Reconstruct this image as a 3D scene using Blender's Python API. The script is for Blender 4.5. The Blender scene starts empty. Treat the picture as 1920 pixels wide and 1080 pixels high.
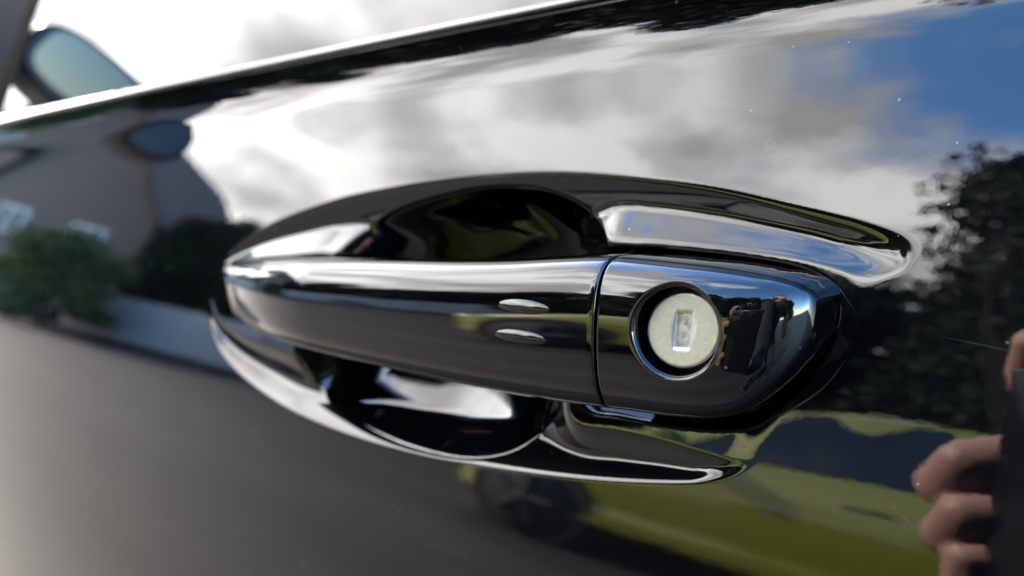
import bpy, bmesh, math, random
import numpy as np
from mathutils import Vector, Matrix, Euler, noise as mnoise

R = math.radians
sc = bpy.context.scene
col = sc.collection
random.seed(7)
rng = np.random.default_rng(7)

# ------------------------------------------------------------------ camera
CAM = np.array([0.0, -0.18, 0.93])
YAW, PITCH, FPX = R(40.4), R(6.09), 1500.0
cam_d = bpy.data.cameras.new('camera')
cam = bpy.data.objects.new('camera', cam_d); col.objects.link(cam)
cam.location = CAM
cam.rotation_euler = (math.pi/2 - PITCH, 0, YAW)
cam_d.sensor_width = 36.0
cam_d.lens = FPX/1920*36
cam_d.clip_start = 0.005; cam_d.clip_end = 3000
cam_d.dof.use_dof = True
cam_d.dof.focus_distance = 0.183
cam_d.dof.aperture_fstop = 8.5
sc.camera = cam

FW = np.array([-math.sin(YAW)*math.cos(PITCH), math.cos(YAW)*math.cos(PITCH), -math.sin(PITCH)])
RT = np.array([math.cos(YAW), math.sin(YAW), 0.0])
UP = np.cross(RT, FW)
def unproj(px, py, Y):
    """photo pixel -> (x, z) on the plane y = Y (the thing it touches gives Y)"""
    d = FW + RT*(px-960)/FPX - UP*(py-540)/FPX
    t = (Y-CAM[1])/d[1]
    p = CAM + t*d
    return np.array([p[0], p[2]])
def UP_(pts, Y): return np.array([unproj(a, b, Y) for a, b in pts])

# ------------------------------------------------------------------ world
SUN_EL, SUN_AZ = R(30), R(-73)       # azimuth of the sun seen from above, from +Y towards +X
sun_dir = Vector((math.sin(SUN_AZ)*math.cos(SUN_EL), math.cos(SUN_AZ)*math.cos(SUN_EL), math.sin(SUN_EL)))
w = bpy.data.worlds.new('World'); sc.world = w; w.use_nodes = True
nt = w.node_tree; nt.nodes.clear()
def N(nt, t, **kw):
    n = nt.nodes.new(t)
    for k, v in kw.items():
        if k in n.inputs.keys() if isinstance(k, str) else False: n.inputs[k].default_value = v
        else: setattr(n, k, v)
    return n
L = lambda nt, a, b: nt.links.new(a, b)
def math_n(nt, op, a, b=None, clamp=False):
    n = nt.nodes.new('ShaderNodeMath'); n.operation = op; n.use_clamp = clamp
    for i, v in enumerate((a, b)):
        if v is None: continue
        if isinstance(v, (int, float)): n.inputs[i].default_value = v
        else: nt.links.new(v, n.inputs[i])
    return n.outputs[0]
def ramp_n(nt, fac, stops, interp='LINEAR'):
    n = nt.nodes.new('ShaderNodeValToRGB'); cr = n.color_ramp; cr.interpolation = interp
    while len(cr.elements) < len(stops): cr.elements.new(0.5)
    for e, (p, c) in zip(cr.elements, stops):
        e.position = p; e.color = (c, c, c, 1) if isinstance(c, (int, float)) else (*c, 1)
    nt.links.new(fac, n.inputs[0]); return n.outputs[0]
def mix_n(nt, fac, a, b, blend='MIX'):
    n = nt.nodes.new('ShaderNodeMix'); n.data_type = 'RGBA'; n.blend_type = blend
    for i, v in ((0, fac), (6, a), (7, b)):
        if isinstance(v, (int, float)): n.inputs[i].default_value = v
        elif isinstance(v, tuple): n.inputs[i].default_value = (*v, 1) if len(v) == 3 else v
        else: nt.links.new(v, n.inputs[i])
    return n.outputs[2]

sky = N(nt, 'ShaderNodeTexSky'); sky.sky_type = 'NISHITA'; sky.sun_disc = False
sky.sun_elevation = SUN_EL; sky.sun_rotation = SUN_AZ; sky.altitude = 100
sky.air_density = 1.0; sky.dust_density = 0.6; sky.ozone_density = 1.5
tc = N(nt, 'ShaderNodeTexCoord')
sep = N(nt, 'ShaderNodeSeparateXYZ'); L(nt, tc.outputs['Generated'], sep.inputs[0])
dx, dy, dz = sep.outputs
den = math_n(nt, 'ADD', math_n(nt, 'MAXIMUM', dz, 0.0), 0.22)
u = math_n(nt, 'DIVIDE', dx, den); v = math_n(nt, 'DIVIDE', dy, den)
cmb = N(nt, 'ShaderNodeCombineXYZ'); L(nt, u, cmb.inputs[0]); L(nt, v, cmb.inputs[1]); cmb.inputs[2].default_value = 3.7
n1 = N(nt, 'ShaderNodeTexNoise'); n1.inputs['Scale'].default_value = 0.85; n1.inputs['Detail'].default_value = 7; n1.inputs['Roughness'].default_value = 0.55
n1.inputs['Distortion'].default_value = 0.25
L(nt, cmb.outputs[0], n1.inputs['Vector'])
n2 = N(nt, 'ShaderNodeTexNoise'); n2.inputs['Scale'].default_value = 3.2; n2.inputs['Detail'].default_value = 6; n2.inputs['Roughness'].default_value = 0.5
L(nt, cmb.outputs[0], n2.inputs['Vector'])
# the cloud deck breaks up towards the rear of the car (+X), where blue shows
cover = math_n(nt, 'ADD', n1.outputs[0], math_n(nt, 'MULTIPLY', u, -0.16))
cover = math_n(nt, 'ADD', cover, math_n(nt, 'ADD', 0.04, math_n(nt, 'MULTIPLY', dz, -0.10)))
mask = ramp_n(nt, cover, [(0.47, 0.0), (0.57, 1.0)], 'EASE')
# cloud brightness: thick grey bellies, bright rims and a brighter sky on the sun's side
dotn = N(nt, 'ShaderNodeVectorMath'); dotn.operation = 'DOT_PRODUCT'
L(nt, tc.outputs['Generated'], dotn.inputs[0]); dotn.inputs[1].default_value = sun_dir
sunside = math_n(nt, 'POWER', math_n(nt, 'MAXIMUM', dotn.outputs['Value'], 0.0), 4.0)
bell = ramp_n(nt, n2.outputs[0], [(0.40, 1.08), (0.5, 0.72), (0.60, 0.46)])
cb = math_n(nt, 'MULTIPLY', bell, math_n(nt, 'ADD', 20.0, math_n(nt, 'MULTIPLY', sunside, 5.0)))
cc = N(nt, 'ShaderNodeCombineXYZ')
L(nt, math_n(nt, 'MULTIPLY', cb, 1.0), cc.inputs[0]); L(nt, math_n(nt, 'MULTIPLY', cb, 0.985), cc.inputs[1]); L(nt, math_n(nt, 'MULTIPLY', cb, 0.96), cc.inputs[2])
hs = N(nt, 'ShaderNodeHueSaturation'); hs.inputs['Saturation'].default_value = 1.25; hs.inputs['Value'].default_value = 4.6
L(nt, sky.outputs[0], hs.inputs['Color'])
wc = mix_n(nt, mask, hs.outputs[0], cc.outputs[0])
bg = N(nt, 'ShaderNodeBackground'); bg.inputs['Strength'].default_value = 0.085
L(nt, wc, bg.inputs['Color'])
wo = N(nt, 'ShaderNodeOutputWorld'); L(nt, bg.outputs[0], wo.inputs[0])

# ------------------------------------------------------------------ sun, exposure
sd = bpy.data.lights.new('sun', 'SUN'); so = bpy.data.objects.new('sun', sd); col.objects.link(so)
sd.energy = 4.4; sd.angle = R(0.6); sd.color = (1.0, 0.93, 0.84)
so.rotation_euler = sun_dir.to_track_quat('Z', 'Y').to_euler()
so.location = (-6, -3, 8)
vs = sc.view_settings
vs.view_transform = 'Standard'; vs.look = 'None'; vs.gamma = 1.0; vs.use_curve_mapping = False
vs.exposure = 2.5
sc.cycles.use_denoising = True
sc.cycles.max_bounces = 8; sc.cycles.glossy_bounces = 6
sc.cycles.caustics_reflective = False; sc.cycles.caustics_refractive = False

# ------------------------------------------------------------------ materials
MATS = {}
def mat(name, base=(0.5, 0.5, 0.5), rough=0.5, metal=0.0, ior=1.5, coat=0.0):
    m = bpy.data.materials.new(name); m.use_nodes = True
    b = m.node_tree.nodes['Principled BSDF']
    b.inputs['Base Color'].default_value = (*base, 1); b.inputs['Roughness'].default_value = rough
    b.inputs['Metallic'].default_value = metal; b.inputs['IOR'].default_value = ior
    b.inputs['Coat Weight'].default_value = coat; b.inputs['Coat Roughness'].default_value = 0.02
    MATS[name] = m
    return m, m.node_tree, b
def noise_n(nt, scale, detail=4, rough=0.5, vec=None, dist=0.0):
    n = nt.nodes.new('ShaderNodeTexNoise'); n.inputs['Scale'].default_value = scale
    n.inputs['Detail'].default_value = detail; n.inputs['Roughness'].default_value = rough; n.inputs['Distortion'].default_value = dist
    if vec is not None: nt.links.new(vec, n.inputs['Vector'])
    return n.outputs[0]
def objco(nt):
    return nt.nodes.new('ShaderNodeTexCoord').outputs['Object']
def bump_n(nt, b, height, strength, dist):
    n = nt.nodes.new('ShaderNodeBump'); n.inputs['Strength'].default_value = strength; n.inputs['Distance'].default_value = dist
    nt.links.new(height, n.inputs['Height']); nt.links.new(n.outputs[0], b.inputs['Normal']); return n

def paint(name, peel=1.0, dust=1.0, ior=1.62):
    m, nt, b = mat(name, (0.0008, 0.0008, 0.001), 0.02, ior=ior)
    co = objco(nt)
    # dust: fine specks and faint dried water rings
    v1 = nt.nodes.new('ShaderNodeTexVoronoi'); v1.inputs['Scale'].default_value = 230; v1.inputs['Randomness'].default_value = 1
    nt.links.new(co, v1.inputs['Vector'])
    sepc = nt.nodes.new('ShaderNodeSeparateColor'); nt.links.new(v1.outputs['Color'], sepc.inputs[0])
    size = math_n(nt, 'MULTIPLY', math_n(nt, 'POWER', sepc.outputs[0], 3.6), 0.085)
    spot = math_n(nt, 'LESS_THAN', v1.outputs['Distance'], size)
    spot = math_n(nt, 'MULTIPLY', spot, math_n(nt, 'MULTIPLY', sepc.outputs[1], 0.45*dust))
    v2 = nt.nodes.new('ShaderNodeTexVoronoi'); v2.inputs['Scale'].default_value = 75
    nt.links.new(co, v2.inputs['Vector'])
    sp2 = nt.nodes.new('ShaderNodeSeparateColor'); nt.links.new(v2.outputs['Color'], sp2.inputs[0])
    wob = noise_n(nt, 600, 2, 0.5, co)
    d2 = math_n(nt, 'ADD', v2.outputs['Distance'], math_n(nt, 'MULTIPLY', wob, 0.06))
    ring = ramp_n(nt, d2, [(0.0, 0.25), (0.10, 0.3), (0.13, 1.0), (0.15, 0.0)])
    ring = math_n(nt, 'MULTIPLY', ring, math_n(nt, 'GREATER_THAN', sp2.outputs[0], 0.80))
    v3 = nt.nodes.new('ShaderNodeTexVoronoi'); v3.feature = 'DISTANCE_TO_EDGE'; v3.inputs['Scale'].default_value = 26
    wv = nt.nodes.new('ShaderNodeMapping'); wv.inputs['Scale'].default_value = (1.0, 1.0, 2.2); wv.inputs['Rotation'].default_value = (0, R(20), 0)
    nt.links.new(co, wv.inputs[0]); nt.links.new(wv.outputs[0], v3.inputs['Vector'])
    scr = math_n(nt, 'MULTIPLY', math_n(nt, 'LESS_THAN', v3.outputs['Distance'], 0.0035), ramp_n(nt, noise_n(nt, 35, 2, 0.5, co), [(0.60, 0.0), (0.68, 0.05*dust)]))
    film = noise_n(nt, 9, 5, 0.6, co)
    film = ramp_n(nt, film, [(0.40, 0.0), (0.75, 0.004*dust)])
    tot = math_n(nt, 'ADD', math_n(nt, 'ADD', spot, math_n(nt, 'MULTIPLY', ring, 0.05*dust)), film)
    tot = math_n(nt, 'ADD', tot, scr)
    c = mix_n(nt, tot, (0.0008, 0.0008, 0.001), (0.62, 0.60, 0.56))
    nt.links.new(c, b.inputs['Base Color'])
    rr = math_n(nt, 'ADD', 0.012, math_n(nt, 'MULTIPLY', tot, 0.6))
    nt.links.new(rr, b.inputs['Roughness'])
    # orange peel of the clear coat
    p1 = noise_n(nt, 260, 2, 0.5, co); p2 = noise_n(nt, 60, 2, 0.5, co)
    h = math_n(nt, 'ADD', p1, math_n(nt, 'MULTIPLY', p2, 0.22))
    bump_n(nt, b, h, 1.0, 0.0000075*peel)
    return m
M_PAINT = paint('black_clearcoat', 1.0, 1.0)
M_PAINTH = paint('black_clearcoat_handle', 0.25, 0.4)
M_GAP = mat('black_rubber', (0.004, 0.004, 0.004), 0.55)[0]
m, nt_, b_ = mat('brushed_lock_steel', (0.62, 0.60, 0.55), 0.36, metal=1.0)
co = objco(nt_); g = noise_n(nt_, 1500, 3, 0.6, co); g2 = noise_n(nt_, 800, 4, 0.7, co)
c = mix_n(nt_, ramp_n(nt_, g2, [(0.35, 0.0), (0.7, 1.0)]), (0.56, 0.55, 0.55), (0.67, 0.66, 0.66)); nt_.links.new(c, b_.inputs['Base Color'])
bump_n(nt_, b_, g, 0.5, 0.00006)
M_STEEL = m
m, nt_, b_ = mat('slot_shutter_steel', (0.6, 0.6, 0.55), 0.45, metal=1.0)
co = objco(nt_); g = noise_n(nt_, 420, 4, 0.6, co)
c = mix_n(nt_, ramp_n(nt_, g, [(0.35, 0.0), (0.55, 1.0)]), (0.25, 0.25, 0.22), (0.62, 0.61, 0.57)); nt_.links.new(c, b_.inputs['Base Color'])
bump_n(nt_, b_, g, 0.3, 0.0001)
M_SHUT = m
M_CHROME = mat('dark_chrome', (0.5, 0.5, 0.52), 0.08, metal=1.0)[0]
M_BELT = mat('belt_moulding_metal', (0.17, 0.17, 0.175), 0.25, metal=1.0)[0]
m, nt_, b_ = mat('matt_sail_plastic', (0.008, 0.009, 0.012), 0.8); b_.inputs['Specular IOR Level'].default_value = 0.05
M_SAIL = m
M_TRIM = mat('satin_black_trim', (0.01, 0.01, 0.011), 0.22, ior=1.5)[0]
M_GLASS = mat('side_window_glass', (0.004, 0.005, 0.005), 0.0, ior=1.52)[0]
M_MIRROR = mat('mirror_glass', (0.085, 0.09, 0.09), 0.02, metal=1.0)[0]

def mesh_obj(name, verts, faces, m, parent=None, smooth=True):
    me = bpy.data.meshes.new(name); me.from_pydata([tuple(map(float, p)) for p in verts], [], [tuple(int(i) for i in f) for f in faces])
    me.materials.append(m)
    if smooth: me.polygons.foreach_set('use_smooth', [True]*len(me.polygons))
    me.update()
    o = bpy.data.objects.new(name, me); col.objects.link(o)
    if parent is not None: o.parent = parent
    return o
def grid_faces(nu, nv, closed_v=False, flip=False):
    i = np.arange(nu-1)[:, None]; j = np.arange(nv if closed_v else nv-1)[None, :]
    j2 = (j+1) % nv
    f = np.stack([i*nv+j, (i+1)*nv+j, (i+1)*nv+j2, i*nv+j2], -1).reshape(-1, 4)
    return f[:, ::-1] if flip else f
def empty(name, loc=(0, 0, 0), label=None, cat=None, group=None, rz=0):
    o = bpy.data.objects.new(name, None); col.objects.link(o); o.location = loc; o.rotation_euler.z = rz
    o.empty_display_size = 0.1
    if label: o['label'] = label
    if cat: o['category'] = cat
    if group: o['group'] = group
    return o
def tag(o, label=None, cat=None, group=None, kind=None):
    if label: o['label'] = label
    if cat: o['category'] = cat
    if group: o['group'] = group
    if kind: o['kind'] = kind
    return o
def sstep(x, a, b):
    t = np.clip((x-a)/(b-a), 0, 1); return t*t*(3-2*t)
def spline(xs, ys, q):
    """monotone-ish smooth interpolation (Catmull-Rom)"""
    xs = np.asarray(xs, float); ys = np.asarray(ys, float); q = np.clip(q, xs[0], xs[-1])
    m_ = np.gradient(ys, xs)
    k = np.clip(np.searchsorted(xs, q)-1, 0, len(xs)-2)
    h = xs[k+1]-xs[k]; t = (q-xs[k])/h
    return ((2*t**3-3*t**2+1)*ys[k]+(t**3-2*t**2+t)*h*m_[k]+(-2*t**3+3*t**2)*ys[k+1]+(t**3-t**2)*h*m_[k+1])

# ------------------------------------------------------------------ ground
m, nt_, b_ = mat('worn_asphalt', (0.1, 0.1, 0.1), 0.57)
co = objco(nt_); mp_ = nt_.nodes.new('ShaderNodeMapping'); mp_.inputs['Scale'].default_value = (0.16, 1.5, 1); mp_.inputs['Rotation'].default_value = (0, 0, R(12)); nt_.links.new(co, mp_.inputs[0])
n_a = noise_n(nt_, 1.1, 6, 0.6, mp_.outputs[0]); n_b = noise_n(nt_, 60, 4, 0.7, co)
c = mix_n(nt_, ramp_n(nt_, n_a, [(0.3, 0.0), (0.7, 1.0)]), (0.015, 0.0128, 0.0105), (0.052, 0.0435, 0.034))
c = mix_n(nt_, math_n(nt_, 'MULTIPLY', n_b, 0.4), c, (0.026, 0.024, 0.022)); nt_.links.new(c, b_.inputs['Base Color'])
b_.inputs['Specular Tint'].default_value = (1.0, 0.90, 0.78, 1)
bump_n(nt_, b_, n_b, 0.4, 0.01)
M_ASPH = m
m, nt_, b_ = mat('far_ground', (0.08, 0.09, 0.05), 0.9)
gnd = mesh_obj('asphalt_ground', [(-400, -400, 0), (400, -400, 0), (400, 400, 0), (-400, 400, 0)], [(0, 1, 2, 3)], M_ASPH, smooth=False)
tag(gnd, kind='structure')

# ------------------------------------------------------------------ the black car: door skin
ZC = CAM[2]
_lz = np.array([-0.75, -0.50, -0.30, -0.20, -0.14, -0.10, -0.07, -0.04, 0.00, 0.03, 0.037, 0.045, 0.051, 0.056, 0.064])
_lt = np.array([-6.0, -5.0, -2.0, 0.5, 3.0, 6.0, 9.0, 12.5, 16.5, 19.0, 18.5, 11.0, 3.0, -2.5, -4.0])
_zz = np.linspace(-0.75, 0.064, 4000)
_tt = np.interp(_zz, _lz, _lt)
k = np.exp(-np.linspace(-2.5, 2.5, 41)**2); k /= k.sum()
_tt = np.convolve(np.pad(_tt, 20, 'edge'), k, 'valid')
_yy = np.concatenate([[0], np.cumsum(np.tan(np.radians(0.5*(_tt[1:]+_tt[:-1]))) * np.diff(_zz))])
_yy -= np.interp(-0.03, _zz, _yy)
RX = 11.0
def ybase(x, z):
    return np.interp(z-ZC, _zz, _yy) + (x+0.12)**2/(2*RX)

def poly_smooth(p, n=400):
    """closed Catmull-Rom through points, resampled"""
    p = np.asarray(p, float); m_ = len(p); out = []
    per = max(2, n//m_)
    for i in range(m_):
        p0, p1, p2, p3 = p[i-1], p[i], p[(i+1) % m_], p[(i+2) % m_]
        for t in np.linspace(0, 1, per, endpoint=False):
            out.append(0.5*((2*p1)+(-p0+p2)*t+(2*p0-5*p1+4*p2-p3)*t*t+(-p0+3*p1-3*p2+p3)*t**3))
    return np.array(out)
def sdist(P, X, Z):
    """signed distance to closed polygon, positive inside"""
    A = P; B = np.roll(P, -1, 0)
    best = np.full(X.shape, 1e9); inside = np.zeros(X.shape, bool)
    for a, b in zip(A, B):
        e = b-a; wx = X-a[0]; wz = Z-a[1]
        t = np.clip((wx*e[0]+wz*e[1])/(e@e+1e-18), 0, 1)
        d = (wx-e[0]*t)**2+(wz-e[1]*t)**2
        np.minimum(best, d, out=best)
        c = ((a[1] > Z) != (b[1] > Z)) & (X < (b[0]-a[0])*(Z-a[1])/(b[1]-a[1]+1e-18)+a[0])
        inside ^= c
    return np.where(inside, 1, -1)*np.sqrt(best)

dish_px = [(398, 520), (412, 478), (440, 448), (500, 410), (600, 371), (700, 347), (800, 331), (900, 322), (1000, 319), (1100, 323), (1200, 333), (1300, 348), (1400, 368), (1500, 390), (1600, 415), (1700, 446), (1790, 490), (1840, 560), (1800, 640), (1700, 720), (1590, 785), (1510, 832),
           (1455, 866), (1400, 884), (1340, 892), (1250, 892), (1150, 887), (1050, 877), (950, 863), (850, 846), (750, 823), (650, 791), (560, 752), (480, 700), (430, 652), (404, 600), (396, 560)]
# where the hollow runs out into plain door behind the lock
tail_px = [(300, 200), (1560, 200), (1690, 395), (1714, 455), (1695, 505), (1645, 532), (1604, 556), (1582, 592), (1574, 640), (1540, 705), (1485, 770), (1462, 812), (1450, 848), (1424, 880), (1375, 908), (1300, 945), (300, 960)]
TAIL = poly_smooth(UP_(tail_px, 0.0))
DISH = poly_smooth(UP_(dish_px, 0.0))
pocket_px = [(640, 470), (672, 425), (740, 385), (860, 352), (960, 347), (1030, 365), (1090, 405), (1150, 458), (1180, 520), (1150, 640), (1085, 745), (1040, 800), (985, 832), (900, 835), (800, 812), (700, 770), (625, 715), (595, 640), (600, 550)]
POCKET = poly_smooth(UP_(pocket_px, 0.006))
# the two feet the handle stands on: under the lock cap and under the front tip of the grip
foot_r_px = [(1120, 462), (1180, 455), (1300, 466), (1400, 478), (1500, 495), (1575, 520), (1600, 560), (1592, 620), (1562, 700), (1515, 775), (1470, 830), (1410, 850), (1335, 834), (1255, 811), (1180, 795), (1100, 778), (1085, 700), (1090, 560)]
hole_px = [(1110, 476), (1180, 469), (1300, 479), (1400, 492), (1480, 508), (1536, 534), (1562, 575), (1556, 630), (1528, 690), (1480, 745), (1430, 782), (1380, 792), (1290, 786), (1180, 768), (1120, 755), (1085, 700), (1090, 560)]
foot_l_px = [(396, 512), (450, 488), (520, 480), (600, 476), (640, 500), (640, 600), (600, 660), (520, 642), (450, 616), (410, 580)]
HOLE = poly_smooth(UP_(hole_px, 0.0)); FOOTR = poly_smooth(UP_(foot_r_px, 0.0)); FOOTL = poly_smooth(UP_(foot_l_px, 0.0))

PS = 0.06
def door_depth(X, Z):
    s = sdist(DISH, X, Z)
    sp = np.maximum(s, 0)
    lip = 0.0011+0.0012*sstep(X, unproj(1300, 500, 0)[0], unproj(1600, 500, 0)[0])
    sp = np.sqrt(sp**2+lip**2)-lip              # rolled lip
    f = np.maximum(-np.maximum(sdist(FOOTR, X, Z), sdist(FOOTL, X, Z)), 0)
    f = np.sqrt(f**2+0.0012**2)-0.0012
    def smin(a_, b_, k_):
        h_ = np.clip(0.5+0.5*(b_-a_)/k_, 0, 1); return b_*(1-h_)+a_*h_-k_*h_*(1-h_)
    k2 = 1.0-0.38*sstep(Z, ZC-0.05, ZC-0.015)
    d = smin(0.55*f+0.0002, k2*sp, 0.0022)
    d = smin(d, 0.0072+0.0013*sstep(Z, ZC-0.055, ZC-0.03), 0.003)
    d = np.maximum(d, 0)*sstep(sdist(TAIL, X, Z), 0.0, 0.0085+0.0045*sstep(Z, ZC-0.05, ZC-0.02))
    p = sdist(POCKET, X, Z)
    low = 1-sstep(Z, ZC-0.060, ZC-0.030)
    rr_ = 0.003-0.0022*low
    t_ = np.maximum(p+0.001, 0); t_ = np.sqrt(t_**2+rr_**2)-rr_
    d = d + smin((1.12+(PS-0.19)*low)*t_, 0.032-0.006*low, 0.006)
    return d + 0.005*sstep(sdist(HOLE, X, Z), -0.0012, 0.0020)

fx0, fx1, fz0, fz1 = -0.40, 0.02, ZC-0.115, ZC+0.03
xs = np.concatenate([np.linspace(-1.05, fx0, 60)[:-1], np.linspace(fx0, fx1, 860), np.linspace(fx1, 0.62, 50)[1:]])
zs = np.concatenate([np.linspace(ZC-0.68, fz0, 50)[:-1], np.linspace(fz0, fz1, 340), np.linspace(fz1, ZC+0.0590, 40)[1:]])
X, Z = np.meshgrid(xs, zs, indexing='ij')
Y = ybase(X, Z)
reg = (X > fx0) & (X < fx1) & (Z > fz0) & (Z < fz1)
Y[reg] += door_depth(X[reg], Z[reg])
nu, nv = len(xs), len(zs)
V = np.stack([X, Y, Z], -1).reshape(-1, 3)
F = grid_faces(nu, nv)
# close the door into a shell: returned edge and back
ring = [i*nv for i in range(nu)] + [(nu-1)*nv+j for j in range(1, nv)] + [i*nv+nv-1 for i in range(nu-2, -1, -1)] + [j for j in range(nv-2, 0, -1)]
back = V[ring].copy(); back[:, 1] = 0.14 + 0*back[:, 1]
nb = len(V); V2 = np.concatenate([V, back])
F2 = [tuple(f) for f in F] + [(ring[i], nb+i, nb+(i+1) % len(ring), ring[(i+1) % len(ring)]) for i in range(len(ring))]
car = empty('black_car', (0, 0, 0), 'glossy black car whose door, grip handle and silver lock fill the view', 'car')
car.location = (0, 0, 0)
door = mesh_obj('door_panel', V2, F2, M_PAINT, car)

# ------------------------------------------------------------------ handle grip (lofted)
HY = -0.0     # base plane for the silhouettes
def edge(pts, Yv):
    q = np.array([unproj(a_, b_, Yv(a_) if callable(Yv) else Yv) for a_, b_ in pts]); o = np.argsort(q[:, 0]); return q[o]
# silhouette of the grip and the lock cap, traced on the plane the handle's rim lies in
YS = -0.008
topE = edge([(400, 512), (415, 503), (450, 494), (520, 487), (600, 483), (700, 482), (800, 483), (900, 484), (1000, 482), (1100, 477), (1170, 475), (1230, 479), (1300, 486), (1380, 496), (1440, 507), (1490, 519), (1525, 535), (1545, 556), (1552, 580)], YS)
botE = edge([(400, 516), (404, 545), (412, 580), (440, 610), (500, 634), (600, 658), (700, 682), (800, 705), (900, 726), (1000, 744), (1080, 757), (1130, 764), (1200, 771), (1290, 777), (1370, 775), (1420, 763), (1465, 735), (1505, 695), (1532, 650), (1547, 612), (1552, 586)], lambda px: YS-0.008*(1-min(1, max(0, (px-1180)/260))))
XL = topE[0, 0]; XR = min(topE[-1, 0], botE[-1, 0])-0.0004
XSEAM = unproj(1140, 600, -0.020)[0]
def hz(x):
    zt = spline(topE[:, 0], topE[:, 1], x); zb = spline(botE[:, 0], botE[:, 1], x)
    return 0.5*(zt+zb), np.maximum(0.5*(zt-zb), 1e-4)
def protr(x):
    """how far the crown of the handle stands out of the rim plane"""
    t = np.clip((x-XL)/(XSEAM-XL), 0, 1)
    p = 0.0168*np.power(1-(1-np.clip(t/0.44, 0, 1))**2.2, 0.62)*(1-0.09*sstep(t, 0.4, 1.0))
    r = np.clip((x-(XSEAM+0.008))/(XR-XSEAM-0.008), 0, 1)
    return p*np.power(np.clip(1-r**2.6, 0, 1), 0.5)
def yrim(x):
    return ybase(x, np.full_like(x, ZC-0.031)) - 0.004 - 0.006*sstep(x, XL+0.01, XL+0.09)
NEXP, MEXP = 2.4, 4.0
def crown(x, wv):
    return yrim(x) - protr(x)*np.power(np.clip(1-np.abs(wv)**NEXP, 0, 1), 1/MEXP)
def grip_mesh(x0, x1, n, lip0, lip1, nth=120):
    t = np.linspace(0, 1, n)
    if not lip0: t = t**1.7
    xs_ = x0+(x1-x0)*t
    th = np.linspace(0, 2*np.pi, nth, endpoint=False)
    V = []
    def ring(x, inset, shrink=0):
        zc, a = hz(np.array([x])); zc = zc[0]; a = max(a[0]-shrink, 1e-4)
        yr = yrim(np.array([x]))[0]; p = max(protr(np.array([x]))[0]-shrink, 1e-4)
        out = []
        for q in th:
            c_, s_ = math.cos(q), math.sin(q)
            zz = zc + a*s_
            if c_ >= 0:
                yy = yr - p*math.pow(max(1-abs(s_)**NEXP, 0), 1/MEXP)
            else:
                yy = yr + 0.0065*abs(c_)**0.8*min(1, a/0.012)
            out.append((x+inset, yy, zz))
        return out
    if lip0:
        for kk in range(5):
            a_ = kk/5*math.pi/2
            V += ring(x0, 0.0008*(1-math.sin(a_)), 0.0008*(1-math.cos(math.pi/2-a_)) )
    for x in xs_: V += ring(x, 0)
    nr = len(V)//nth
    if lip1:
        for kk in range(1, 6):
            a_ = kk/5*math.pi/2
            V += ring(x1, 0.0008*math.sin(a_), 0.0008*(1-math.cos(a_)))
        nr = len(V)//nth
    F = [tuple(f) for f in grid_faces(nr, nth, True)]
    F.append(tuple(range(nth))); F.append(tuple((nr-1)*nth+i for i in range(nth-1, -1, -1)))
    return V, F
V, F = grip_mesh(XL+0.0002, XSEAM-0.0013, 260, False, True)
grip = mesh_obj('handle_grip', V, F, M_PAINTH, car)

# seam lip along the grip's lower edge
V = []
lx = np.linspace(XL+0.012, XSEAM-0.012, 160)
for x in lx:
    zc, a = hz(np.array([x])); yr = yrim(np.array([x]))[0]
    k_ = 1-min(1, max(0, (x-(XSEAM-0.05))/0.038))
    for j in range(14):
        q = 2*math.pi*j/14
        V.append((x, yr-0.0012+0.0014*math.cos(q), zc[0]-a[0]+0.0001+0.0012*k_*math.sin(q)-0.0006))
mesh_obj('seam_lip', V, [tuple(f) for f in grid_faces(len(lx), 14, True, True)], M_PAINTH, grip)

# touch ribs on the grip
def rib(px, py, hw, hh, hgt):
    p = unproj(px, py, -0.0245); n_, m_ = 41, 17
    V = []
    for i in range(n_):
        s_ = -1+2*i/(n_-1)
        for j in range(m_):
            t_ = -1+2*j/(m_-1)
            x = p[0]+hw*s_; e = math.sqrt(max(0, 1-s_*s_))
            z = p[1]+hh*t_*e
            zc, a = hz(np.array([x])); wv = (z-zc[0])/a[0]
            y = crown(np.array([x]), np.array([wv]))[0]
            f = max(0, 1-s_*s_)*(1-t_*t_)
            V.append((x, y+0.0002-hgt*(f**0.7), z))
    return mesh_obj('touch_rib', V, [tuple(f) for f in grid_faces(n_, m_)], M_PAINTH, grip)
rib(985, 575, 0.0088, 0.0019, 0.0010); rib(980, 631, 0.0088, 0.0019, 0.0010)

# ------------------------------------------------------------------ lock cap: polar mesh round the key hole
lc = unproj(1266, 622, -0.0235)
RH = 0.0099
XC0 = XSEAM+0.0009
def outline_r(ang):
    """distance from the lock centre to the cap's outline"""
    dxy = np.array([math.cos(ang), math.sin(ang)])
    lo, hi = 0.004, 0.09
    for _ in range(40):
        mid = 0.5*(lo+hi); x = lc[0]+dxy[0]*mid; z = lc[1]+dxy[1]*mid
        ok = XC0 < x < XR-0.0003
        if ok:
            zc, a = hz(np.array([x])); ok = abs(z-zc[0]) < a[0]
        lo, hi = (mid, hi) if ok else (lo, mid)
    return lo
def capy(x, z):
    zc, a = hz(x); return crown(x, np.clip((z-zc)/a, -1, 1))
na = 360
V = []; rows = []
angs = np.linspace(0, 2*np.pi, na, endpoint=False)
ro = np.array([outline_r(a_) for a_ in angs])
yc0 = capy(np.array([lc[0]]), np.array([lc[1]]))[0]
LIP = 0.0012
prof = []     # hole wall from the bottom up, then the rounded lip
for d_ in (0.0095, 0.006, 0.003, 0.0018): prof.append((RH, d_))
for kk in range(0, 9):
    q = kk/8*math.pi/2
    prof.append((RH+LIP*(1-math.cos(q)), LIP*(1-math.sin(q))))
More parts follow.
